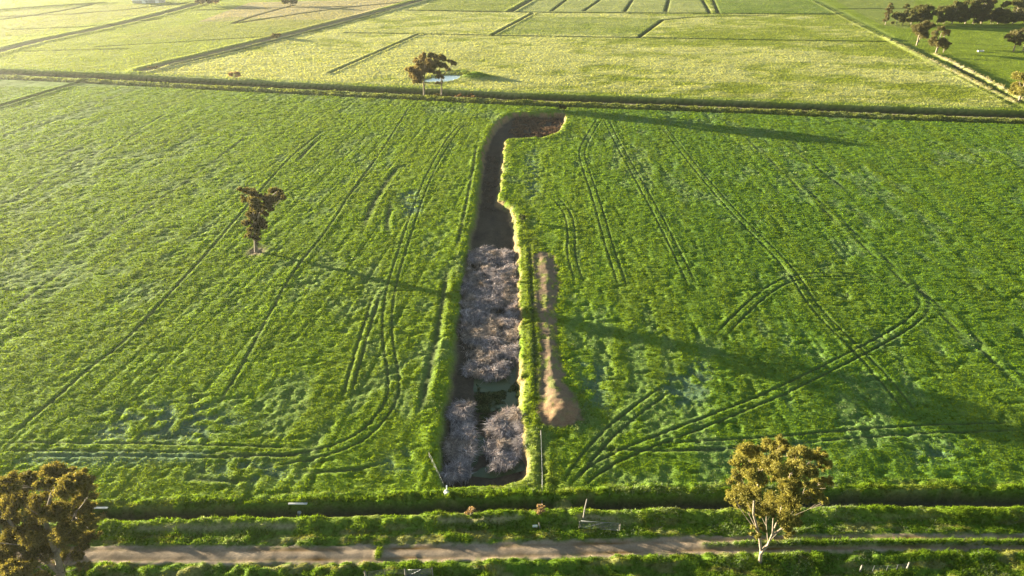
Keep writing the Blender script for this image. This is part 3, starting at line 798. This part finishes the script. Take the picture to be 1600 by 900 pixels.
fr = z2p(1080, 670, 3.913, [(480, 115, 55), (345, 140, 65), (560, 105, 50), (680, 150, 55), (760, 180, 50), (815, 215, 40), (640, 200, 60), (430, 200, 70), (300, 200, 45), (500, 230, 70),
    (270, 330, 45), (330, 390, 70), (240, 400, 40), (400, 320, 60), (560, 280, 60), (690, 280, 55), (740, 350, 50), (600, 390, 70), (510, 450, 65), (590, 470, 60), (690, 420, 45),
    (560, 540, 60), (620, 570, 45), (450, 510, 40), (320, 460, 45), (410, 600, 35), (395, 650, 28), (600, 630, 38), (840, 310, 35), (780, 420, 35), (815, 445, 30), (730, 250, 40), (380, 480, 45), (640, 510, 40), (360, 260, 55), (290, 270, 45)])
photo_tree('gum_tree', (1190, 881), [[(1187, 882), (1190, 862), (1186, 835), (1178, 805), (1178, 780), (1190, 740), (1200, 715)], [(1188, 866), (1200, 852), (1206, 838), (1212, 815), (1225, 780), (1235, 740)],
    [(1207, 835), (1222, 828), (1232, 812)]], fr, 4.0, density=3600, size=.15, cols=GOLD, label='tall golden gum tree with a forked pale trunk beside the dirt track', cat='tree', r0=.21, seed=3, bark=M_BARK)
fl = [(92, 738, 17), (128, 748, 14), (15, 756, 16), (45, 764, 18), (70, 756, 13), (108, 762, 18), (138, 770, 12), (25, 782, 20), (60, 790, 20), (88, 800, 20), (122, 796, 18), (140, 815, 10), (10, 815, 20), (48, 826, 22), (100, 832, 20), (128, 842, 16),
      (20, 855, 24), (60, 862, 22), (30, 893, 20), (5, 890, 22), (100, 870, 14), (132, 822, 12), (-15, 780, 22), (-25, 820, 24), (-25, 865, 26), (-50, 840, 24), (-60, 800, 20), (122, 868, 10), (78, 845, 18), (-40, 890, 22), (60, 905, 16), (118, 775, 16), (130, 885, 8)]
photo_tree('gum_tree', (98, 915), [[(98, 915), (90, 880), (80, 850), (70, 810), (80, 770)], [(95, 895), (75, 880), (40, 850), (10, 810)], [(85, 870), (108, 840), (118, 800)]], fl, 4.5, density=4200, size=.16, cols=((.22, .175, .045), (.085, .085, .026)),
    label='large dark olive gum tree with a dense lumpy crown beside the drain', cat='tree', r0=.42, seed=5, bark=M_BARK_DK)
ml = z2p(320, 260, 5.294, [(300, 190, 22), (350, 205, 34), (400, 225, 42), (330, 270, 30), (405, 295, 52), (470, 260, 38), (535, 270, 44), (580, 205, 42), (620, 225, 34), (650, 255, 22), (520, 330, 42), (450, 345, 42), (485, 395, 30), (400, 420, 48), (360, 470, 42), (450, 450, 48),
    (400, 520, 48), (465, 500, 34), (375, 555, 30), (430, 575, 34), (345, 580, 16), (600, 260, 30), (430, 612, 22), (427, 640, 18), (425, 590, 26)])
ml = ml + [(a, b + 1, c * .8) for a, b, c in ml if b < 325 and abs(a - 412) > 6] + [(399, 328, 8), (397, 334, 9)]
photo_tree('lone_tree', (400, 392), [[(400, 392), (399, 375), (398, 350), (396, 325), (392, 300)], [(398, 352), (408, 330), (420, 312), (432, 300)]], ml, lambda v: .6 if v > 337 else 5.0, density=2400, size=.22, cols=BROWN,
    label='lone scraggy tree with a split crown standing in the green crop', cat='tree', r0=.42, seed=8, bark=M_BARK_DK)
pa = z2p(600, 60, 8.18, [(330, 390, 45), (400, 420, 60), (350, 480, 45), (430, 500, 60), (470, 430, 55), (410, 280, 42), (490, 240, 52), (520, 340, 70), (580, 300, 60), (450, 350, 60), (540, 420, 50), (400, 560, 34), (470, 560, 30)])
photo_tree('pond_tree', (663, 148), [[(663, 149), (662, 130), (663, 118), (665, 100)], [(663, 122), (654, 112), (645, 108)]], pa, 4.0, density=800, size=.38, cols=((.24, .18, .085), (.14, .115, .05)),
    label='broad brown crowned tree before the pond, its thick trunk left of its twin', cat='tree', r0=.5, seed=12, bark=M_BARK_DK)
pb = z2p(600, 60, 8.18, [(600, 215, 45), (660, 245, 52), (740, 260, 52), (700, 330, 60), (640, 350, 52), (770, 350, 42), (860, 295, 36), (905, 325, 32), (820, 390, 36), (690, 440, 42), (720, 495, 42), (690, 565, 28), (610, 395, 45), (740, 560, 22)])
photo_tree('pond_tree', (690, 147), [[(690, 148), (690, 130), (688, 115), (686, 98)], [(689, 122), (698, 110), (706, 102)]], pb, 4.0, density=800, size=.38, cols=((.19, .16, .07), (.11, .105, .042)),
    label='olive crowned tree with a slim trunk standing before the pond reflection', cat='tree', r0=.34, seed=13, bark=M_BARK_DK)

def rand_tree(name, px, h, kind, seed, label, group=None, dens=300, size=.5, cols=None, wide=1.0, low=.34):
    rs = np.random.default_rng(seed)
    bx, by = G(*px); bz = gz(bx, by)
    cl = []
    if kind == 'round':
        R = h * .34 * wide; n = 13 if low > .3 else 20
        for _ in range(n):
            th = rs.uniform(0, 6.28); rr = R * math.sqrt(rs.uniform(0, 1)); zz = h * rs.uniform(low, .92)
            f = 1 - .5 * abs(zz / h - .65) / .3
            cl.append((rr * math.cos(th) * f, rr * math.sin(th) * f, zz, h * rs.uniform(.11, .17)))
        st = [[(0, 0, -.2), (rs.normal(0, .3), 0, h * .35), (rs.normal(0, .5), rs.normal(0, .5), h * .8)], [(.1, 0, h * .05), (h * .08, .2, h * .3), (h * .16 * rs.choice((-1, 1)), .4, h * .65)]]
        bark, r0 = M_BARK, .022 * h + .08
    elif kind == 'slim':
        for k in range(11):
            zz = h * (.2 + .75 * k / 10); cl.append((rs.normal(0, h * .06), rs.normal(0, h * .06), zz, h * rs.uniform(.07, .11)))
        st = [[(0, 0, -.2), (.2, 0, h * .4), (rs.normal(0, .3), 0, h * .9)]]
        bark, r0 = M_BARK, .016 * h + .05
    else:
        R = h * .42 * wide
        for k in range(11):
            th = rs.uniform(0, 6.28); rr = R * math.sqrt(rs.uniform(0, 1)); zz = h * rs.uniform(.10, .85)
            f = 1 - .6 * max(0, zz / h - .4)
            cl.append((rr * math.cos(th) * f, rr * math.sin(th) * f, zz, h * rs.uniform(.14, .2)))
        st = [[(0, 0, -.2), (.1, .1, h * .3), (rs.normal(0, .3), 0, h * .75)]]
        bark, r0 = M_BARK_DK, .02 * h + .04
    return tree(name, (bx, by, bz - .1), st, cl, dens, size, cols or OLIVE, label, 'tree' if kind != 'bush' else 'bush', group, bark, r0, seed, sides=6)

WB = 'trees of the windbreak at top right'
rows_ = [((1383, 39), 17.0, 'slim', 1.2, 'slim tall tree ending the windbreak at its open end'),
    ((1400, 39), 11, 'bush', .7, 'low dark bush between the windbreak end tree and a pale thin tree'),
    ((1410, 39.5), 16, 'slim', .9, 'pale thin tree with a see-through crown near the windbreak end'),
    ((1423, 39), 13, 'bush', 1.1, 'broad dark bush next to the pale thin windbreak tree'),
    ((1437, 38), 17.5, 'round', .9, 'tall dark tree behind the pair of paddock trees'),
    ((1451, 38), 13, 'bush', 1.0, 'dark bush filling the windbreak between two taller trees'),
    ((1464, 37.5), 14, 'bush', .9, 'squat dark tree low in the windbreak middle'),
    ((1475, 37.5), 12, 'bush', .9, 'small dark bush at the foot of a round windbreak tree'),
    ((1487, 37.5), 18, 'round', .95, 'round dark topped windbreak tree with pale stems below'),
    ((1501, 37), 11, 'bush', .6, 'dark narrow bush right of the round windbreak tree'),
    ((1508, 37), 20, 'round', .8, 'tallest pale crowned tree in the windbreak middle'),
    ((1520, 37), 14, 'bush', 1.0, 'bushy tree under the tallest windbreak tree'),
    ((1533, 37), 19.5, 'round', 1.0, 'tall tree with a flat dark top in the windbreak'),
    ((1548, 37), 13.5, 'bush', 1.1, 'wide low dark shrub below the flat topped windbreak tree'),
    ((1559, 37), 18, 'round', 1.1, 'wide olive crowned windbreak tree with a white stem'),
    ((1571, 37), 13, 'bush', .9, 'dark bush beside the white stemmed windbreak tree'),
    ((1582, 37), 17.5, 'round', 1.1, 'grey green round tree near the picture edge of the windbreak'),
    ((1586, 30), 21, 'round', .9, 'tall pale tree rising behind the rest of the windbreak'),
    ((1600, 37), 18, 'round', 1.1, 'outermost round tree of the windbreak cut by the picture edge'),
    ((1618, 37), 18, 'round', 1.1, 'windbreak tree just past the edge of the picture')]
for k, (p, h, kd, wd, lb) in enumerate(rows_[:-1]):
    rand_tree('windbreak_tree' if kd != 'bush' else 'windbreak_bush', p, h * .84, kd, 100 + k, lb, WB, 260, .6, OLIVE if kd == 'bush' or k % 3 else BROWN, wd * (1.5 if kd == 'bush' else 1.2), .14)
rand_tree('paddock_tree', (1432, 71), 15.5, 'round', 140, 'leaning olive tree with twin white stems in the right paddock', None, 380, .45, BROWN, 1.25)
rand_tree('paddock_tree', (1462, 83), 14.5, 'round', 141, 'rounded tree at the lane edge beside a small dark bush', None, 380, .45, BROWN, 1.1)
rand_tree('small_bush', (1474, 82), 6.5, 'round', 142, 'small dark bush on a thin stem beside the lane tree', None, 480, .4, OLIVE, 1.0)
rand_tree('paddock_tree', (1583, 81), 12.5, 'round', 143, 'pale stemmed tree standing left of another at the paddock edge', None, 380, .45, BROWN, 1.2)
rand_tree('paddock_tree', (1598, 80), 13.0, 'round', 144, 'tree half cut by the picture edge behind the pale stemmed one', None, 380, .45, BROWN, 1.2)
rand_tree('lane_tree', (1591, 160), 14.0, 'round', 145, 'large rounded tree at the lane corner near the dark channel', None, 700, .36, GOLD, 1.15)

def shrub(name, px, w, h, seed, cols, label, dens=200, size=.5, cat='bush'):
    rs = np.random.default_rng(seed); bx, by = G(*px); bz = gz(bx, by)
    root = empty(name, (bx, by, bz)); tag(root, label, cat)
    cl = [(rs.uniform(-.5, .5) * w, rs.uniform(-.35, .35) * w, h * rs.uniform(.35, .8), h * rs.uniform(.22, .36)) for _ in range(9)]
    T = Tubes()
    for c in cl: T.add(bez((rs.normal(0, .08) * w, rs.normal(0, .05) * w, -.1), (c[0] * .4, c[1] * .4, c[2] * .6), c[:3], 4), .03 + .01 * h, .012, 4)
    link('stems', T.mesh('stems', M_BARK_DK), root)
    V, Fa, C = leaf_clumps(cl, dens, size, cols, rs)
    link('foliage', mesh_from('foliage', V, Fa, 4, M_LEAF, C), root)
RUST = ((.20, .12, .07), (.15, .10, .06)); TAN = ((.34, .23, .14), (.26, .18, .11))
shrub('brown_shrub', (724, 146), 9, 2.6, 201, RUST, 'rust brown shrub beside the channel right of the pond trees', 150, .55)
shrub('brown_shrub', (690, 151), 7, 1.2, 202, BROWN, 'low brown scrub around the slim pond tree foot', 150, .5)
shrub('dark_shrub', (879, 172), 3.0, 2.6, 203, ((.045, .06, .02), (.06, .075, .02)), 'dark green shrub at the head of the dam', 260, .4)
shrub('dry_bush', (736, 807), 1.3, 1.3, 204, TAN, 'dry tan bush growing from the drain wall', 900, .2)
shrub('dry_bush', (843, 807), 1.2, 1.3, 205, TAN, 'dry tan bush above the small white panel', 900, .2)
shrub('dry_bush', (156, 803), .8, 1.6, 206, ((.28, .22, .07), (.2, .17, .06)), 'yellow dry bush by the big gum tree', 900, .2)
shrub('far_bush', (432, 60), 6, 3.6, 207, BROWN, 'grey bush on the long dirt lane far left', 90, .8)
shrub('far_bush', (367, 123), 4, 3.0, 208, TAN, 'pale tan bush on the far channel bank', 120, .6)
shrub('far_bush', (240, 108), 5, 2.0, 209, BROWN, 'low scrub where the dirt lane meets the channel', 100, .6)
shrub('far_bush', (453, 9), 9, 7.5, 210, OLIVE, 'dark round bush in the tan field at the top', 60, 1.2)
shrub('far_bush', (318, 9), 10, 6, 211, BROWN, 'hazy bush left of its paler neighbour on the top lane', 50, 1.2)
shrub('far_bush', (338, 7), 8, 6, 212, TAN, 'hazy pale bush at the end of the top lane', 50, 1.2)
shrub('pond_reed_clump', (728, 121), 4, 1.2, 213, ((.10, .14, .02), (.13, .16, .03)), 'green rushes on the pond right shore', 200, .4, 'plant')
shrub('far_bush', (816, 345), 1.6, 1.6, 214, ((.11, .13, .07), (.09, .12, .04)), 'grey green weed clump on the dam right bank', 500, .25, 'plant')

# ------------------------------------------------------------------ small built things
def bevel_box(sx, sy, sz, bev=.02):
    import bmesh
    bm = bmesh.new(); bmesh.ops.create_cube(bm, size=1)
    bmesh.ops.scale(bm, vec=(sx, sy, sz), verts=bm.verts)
    bmesh.ops.bevel(bm, geom=bm.edges[:], offset=bev, segments=2, affect='EDGES')
    return bm
def bm_obj(name, bm, mat, parent=None, loc=(0, 0, 0), rot=(0, 0, 0)):
    me = bpy.data.meshes.new(name); bm.to_mesh(me); bm.free(); me.materials.append(mat)
    o = link(name, me, parent, loc); o.rotation_euler = rot; return o
def part_box(name, mat, parent, loc, s, rot=(0, 0, 0), bev=.015): return bm_obj(name, bevel_box(*s, bev), mat, parent, loc, rot)
def part_rod(name, mat, parent, pts, r, r1=None, sides=8):
    T = Tubes(); T.add(np.array(pts, float), r, r1 if r1 is not None else r, sides); return link(name, T.mesh(name, mat), parent)

def gpos(px, py): x, y = G(px, py); return x, y, gz(x, y)

def fence(name, pxs, h, label, wires=3, r=.06, strain=(0,), lean=0.0, cat='fence'):
    pts = [gpos(*p) for p in pxs]; x0, y0, z0 = pts[0]
    root = empty(name, pts[0]); tag(root, label, cat)
    tops = []
    for k, (x, y, z) in enumerate(pts):
        rr = r * (1.8 if k in strain else .55); hh = h * (1.08 if k in strain else 1.0)
        lx = random.uniform(-1, 1) * .06; a = (x - x0, y - y0, z - z0)
        part_rod('post', M_WOOD if k in strain else M_STEEL, root, [(a[0], a[1], a[2] - .3), (a[0] + lx * .5, a[1], a[2] + hh * .5), (a[0] + lx, a[1], a[2] + hh)], rr, rr * .95)
        tops.append(np.array(a))
    for w in range(wires):
        T = Tubes(); hh = h * (.35 + .6 * w / max(1, wires - 1)); line = []
        for a, b in zip(tops[:-1], tops[1:]):
            for t in np.linspace(0, 1, 5)[:-1]:
                q = a + (b - a) * t; line.append((q[0], q[1], q[2] + hh - .06 * math.sin(math.pi * t)))
        line.append(tuple(tops[-1] + np.array((0, 0, hh)))); T.add(line, .011, .011, 4)
        link('wire', T.mesh('wire', M_STEEL), root)
    return root
fence('wire_fence', [(845, 682), (846, 712), (847, 745), (847, 782)], 1.15, 'thin wire fence on the grassy strip between dam and mound', 3, .045, (0, 3))
fence('wire_fence', [(671, 715), (681, 735), (693, 758)], 1.0, 'short wire fence running down the dam left corner', 2, .045, (0,))
fence('wire_fence', [(1344, 892), (1363, 893), (1384, 893), (1400, 892), (1417, 889)], 1.15, 'wire fence with pale timber posts at the lower right corner', 4, .06, (0, 4))
fence('wire_fence', [(572, 903), (602, 903), (634, 902)], 1.2, 'wire fence at the bottom edge joining the tube gate', 4, .07, (0, 2))

def gate(name, a, b, h, label, tilt=0.0, brace=True):
    x0, y0, z0 = gpos(*a); x1, y1, z1 = gpos(*b)
    L = math.hypot(x1 - x0, y1 - y0); root = empty(name, (x0, y0, max(z0, gz(x0, y0)) + .12), math.atan2(y1 - y0, x1 - x0)); tag(root, label, 'gate')
    dz = z1 - z0
    def p(u, v): return (u * L, math.sin(tilt) * v * h, v * h * math.cos(tilt) + dz * u)
    part_rod('frame', M_STEEL, root, [p(0, 0), p(0, 1), p(.5, 1.0), p(1, 1), p(1, .5), p(1, 0), p(.5, 0), p(0.01, 0)], .035)
    for k in range(1, 5): part_rod('rail', M_STEEL, root, [p(0, k / 5), p(.5, k / 5), p(1, k / 5)], .020)
    if brace: part_rod('brace', M_STEEL, root, [p(.08, 0), p(.35, .5), p(.62, 1)], .024); 
    for u in (0, 1): part_rod('hinge_post', M_WOOD, root, [(u * L + (.18 if u else -.18), 0, -.4 + dz * u), (u * L + (.18 if u else -.18), 0, .6 + dz * u), (u * L + (.18 if u else -.18), 0, h + .25 + dz * u)], .07)
gate('tube_gate', (636, 903), (674, 902), 1.1, 'galvanised tube gate standing at the bottom edge')
gate('tube_gate', (907, 826), (966, 831), 1.0, 'open tube gate folded back on the verge by the leaning pole', .35)

x, y, z = gpos(911, 814)
root = empty('leaning_pole', (x, y, z)); tag(root, 'tall pale leaning pole beside the farm crossing', 'pole')
part_rod('pole', M_WOOD, root, [(0, 0, -.4), (.12, .05, 1.8), (.35, .1, 3.7)], .10, .075)
part_rod('stay', M_STEEL, root, [(.14, .05, 2.0), (.3, .4, 1.0), (.5, .9, 0)], .02)
x, y, z = gpos(836, 826)
root = empty('sign_panel', (x, y, z)); tag(root, 'small white panel on short legs at the drain bank', 'sign')
part_box('panel', M_WHITE, root, (0, 0, .55), (.68, .05, .62), (.25, 0, .05))
for s in (-.26, .26): part_rod('leg', M_WOOD, root, [(s, .06, -.3), (s, .06, .3), (s, .06, .7)], .03)
x, y, z = gpos(843.5, 825)
o = part_rod('timber_post', M_WOOD, None, [(0, 0, -.3), (-.05, 0, .5), (-.16, 0, 1.15)], .09, .08); o.location = (x, y, z); tag(o, 'short timber post leaning beside the white panel', 'post')
x, y, z = gpos(698.5, 769)
root = empty('white_post', (x, y, z)); tag(root, 'white marker post at the near corner of the dam', 'post')
part_rod('post', M_WHITE, root, [(0, 0, -.3), (0, 0, .4), (0, 0, .85)], .085, .08); part_box('cap', M_WHITE, root, (0, 0, .87), (.2, .2, .06))
import bmesh
bm = bmesh.new(); bmesh.ops.create_icosphere(bm, subdivisions=3, radius=.42)
for v in bm.verts: v.co *= 1 + .3 * math.sin(v.co.x * 9) * math.cos(v.co.y * 8 + v.co.z * 5); v.co.z *= .55
x, y, z = gpos(698, 773)
o = bm_obj('pale_rock', bm, M_CONC, None, (x, y, z + .1)); tag(o, 'pale flat rock at the foot of the white marker post', 'rock')
for px, w, lb in (((466, 789), 2.7, 'white concrete drain sill in the drain edge left of the dam'), ((156, 795), 2.6, 'white concrete drain sill beside the large dark gum tree')):
    x, y, z = gpos(*px); y = float(np.interp(x, DR[:, 0], DR[:, 1]))
    root = empty('culvert_headwall', (x, y - .05, -.02)); tag(root, lb, 'culvert', 'concrete drain sills')
    part_box('sill', M_CONC, root, (0, -.05, .36), (w, .34, .12), bev=.03)
    T = Tubes(); T.add(np.array([(0, -.1, -1.3), (0, -.3, -1.32), (0, -.5, -1.33)]), .24, .24, 12); link('pipe', T.mesh('pipe', M_CONC), root)
x, y, z = gpos(1532, 81)
root = empty('water_trough', (x, y, z)); tag(root, 'small white water trough in the right paddock', 'trough')
for nm, loc, s in (('side', (0, .55, .4), (3.4, .12, .8)), ('side', (0, -.55, .4), (3.4, .12, .8)), ('end', (1.66, 0, .4), (.12, .98, .8)), ('end', (-1.66, 0, .4), (.12, .98, .8)), ('floor', (0, 0, .1), (3.2, .97, .1))):
    part_box(nm, M_CONC, root, loc, s)
for px, L, lb in (((222, 4.5), 13, 'low white roofed shed far off, left of its longer neighbour'), ((241, 4), 17, 'longer low white roofed shed at the far top left')):
    x, y, z = gpos(*px); root = empty('farm_shed', (x, y, z), .15); tag(root, lb, 'shed', 'far white sheds')
    part_box('wall', M_WALL, root, (0, 0, 1.2), (L, 7, 2.6), bev=.05)
    bm = bmesh.new(); hw, hd = L / 2 + .4, 4.0
    vs = [bm.verts.new(p) for p in ((-hw, -hd, 2.45), (hw, -hd, 2.45), (hw, 0, 3.9), (-hw, 0, 3.9), (-hw, hd, 2.45), (hw, hd, 2.45), (-hw, -hd, 2.65), (hw, -hd, 2.65), (hw, 0, 4.1), (-hw, 0, 4.1), (-hw, hd, 2.65), (hw, hd, 2.65))]
    for f in ((0, 1, 2, 3), (3, 2, 5, 4), (9, 8, 7, 6), (10, 11, 8, 9), (0, 6, 7, 1), (4, 5, 11, 10), (0, 3, 9, 6), (3, 4, 10, 9), (1, 7, 8, 2), (2, 8, 11, 5)): bm.faces.new([vs[i] for i in f])
    bm_obj('roof', bm, M_ROOF, root)
    part_box('door', M_ROOF, root, (L * .2, -3.53, 1.1), (3, .08, 2.2))

# ------------------------------------------------------------------ air, sun, sky, camera
HAZE = 0.00008
bm = bmesh.new(); bmesh.ops.create_cube(bm, size=1)
bmesh.ops.scale(bm, vec=(2400, 2200, 92), verts=bm.verts); bmesh.ops.translate(bm, vec=(0, 600, 36), verts=bm.verts)
m, nt, out = new_mat('evening haze')
v = nt.nodes.new('ShaderNodeVolumePrincipled'); v.inputs['Color'].default_value = (.96, .95, .90, 1); v.inputs['Density'].default_value = HAZE; v.inputs['Anisotropy'].default_value = .76
nt.links.new(v.outputs[0], out.inputs['Volume'])
o = bm_obj('haze', bm, m); tag(o, kind='stuff')

sun = bpy.data.lights.new('sun', 'SUN'); sun.energy = 5.0; sun.angle = math.radians(.53); sun.color = (1.0, .89, .64)
so = bpy.data.objects.new('sun', sun); COL.objects.link(so)
to_sun = Vector((SUN_DIR.x * math.cos(SUN_EL), SUN_DIR.y * math.cos(SUN_EL), math.sin(SUN_EL)))
so.rotation_euler = to_sun.to_track_quat('Z', 'Y').to_euler(); so.location = (-100, 100, 120)
w = bpy.data.worlds.new('World'); SC.world = w; w.use_nodes = True
nt = w.node_tree; bg = nt.nodes['Background']
sky = nt.nodes.new('ShaderNodeTexSky'); sky.sky_type = 'NISHITA'; sky.sun_disc = False
sky.sun_elevation = SUN_EL; sky.sun_rotation = math.atan2(SUN_DIR.x, SUN_DIR.y) % (2 * math.pi); sky.air_density = 1.0; sky.dust_density = 0.3
nt.links.new(sky.outputs[0], bg.inputs['Color']); bg.inputs['Strength'].default_value = .05

cam = bpy.data.cameras.new('camera'); cam.sensor_width = 36; cam.lens = 36 * F / 1600; cam.clip_start = .5; cam.clip_end = 20000
co = bpy.data.objects.new('camera', cam); COL.objects.link(co)
co.location = (0, 0, H); co.rotation_euler = (math.pi / 2 - PITCH, 0, 0); SC.camera = co

SC.view_settings.view_transform = 'Standard'; SC.view_settings.look = 'None'; SC.view_settings.gamma = 1
SC.view_settings.exposure = 3.1
SC.cycles.volume_bounces = 0; SC.cycles.max_bounces = 5; SC.cycles.diffuse_bounces = 3; SC.cycles.transmission_bounces = 3; SC.cycles.transparent_max_bounces = 4
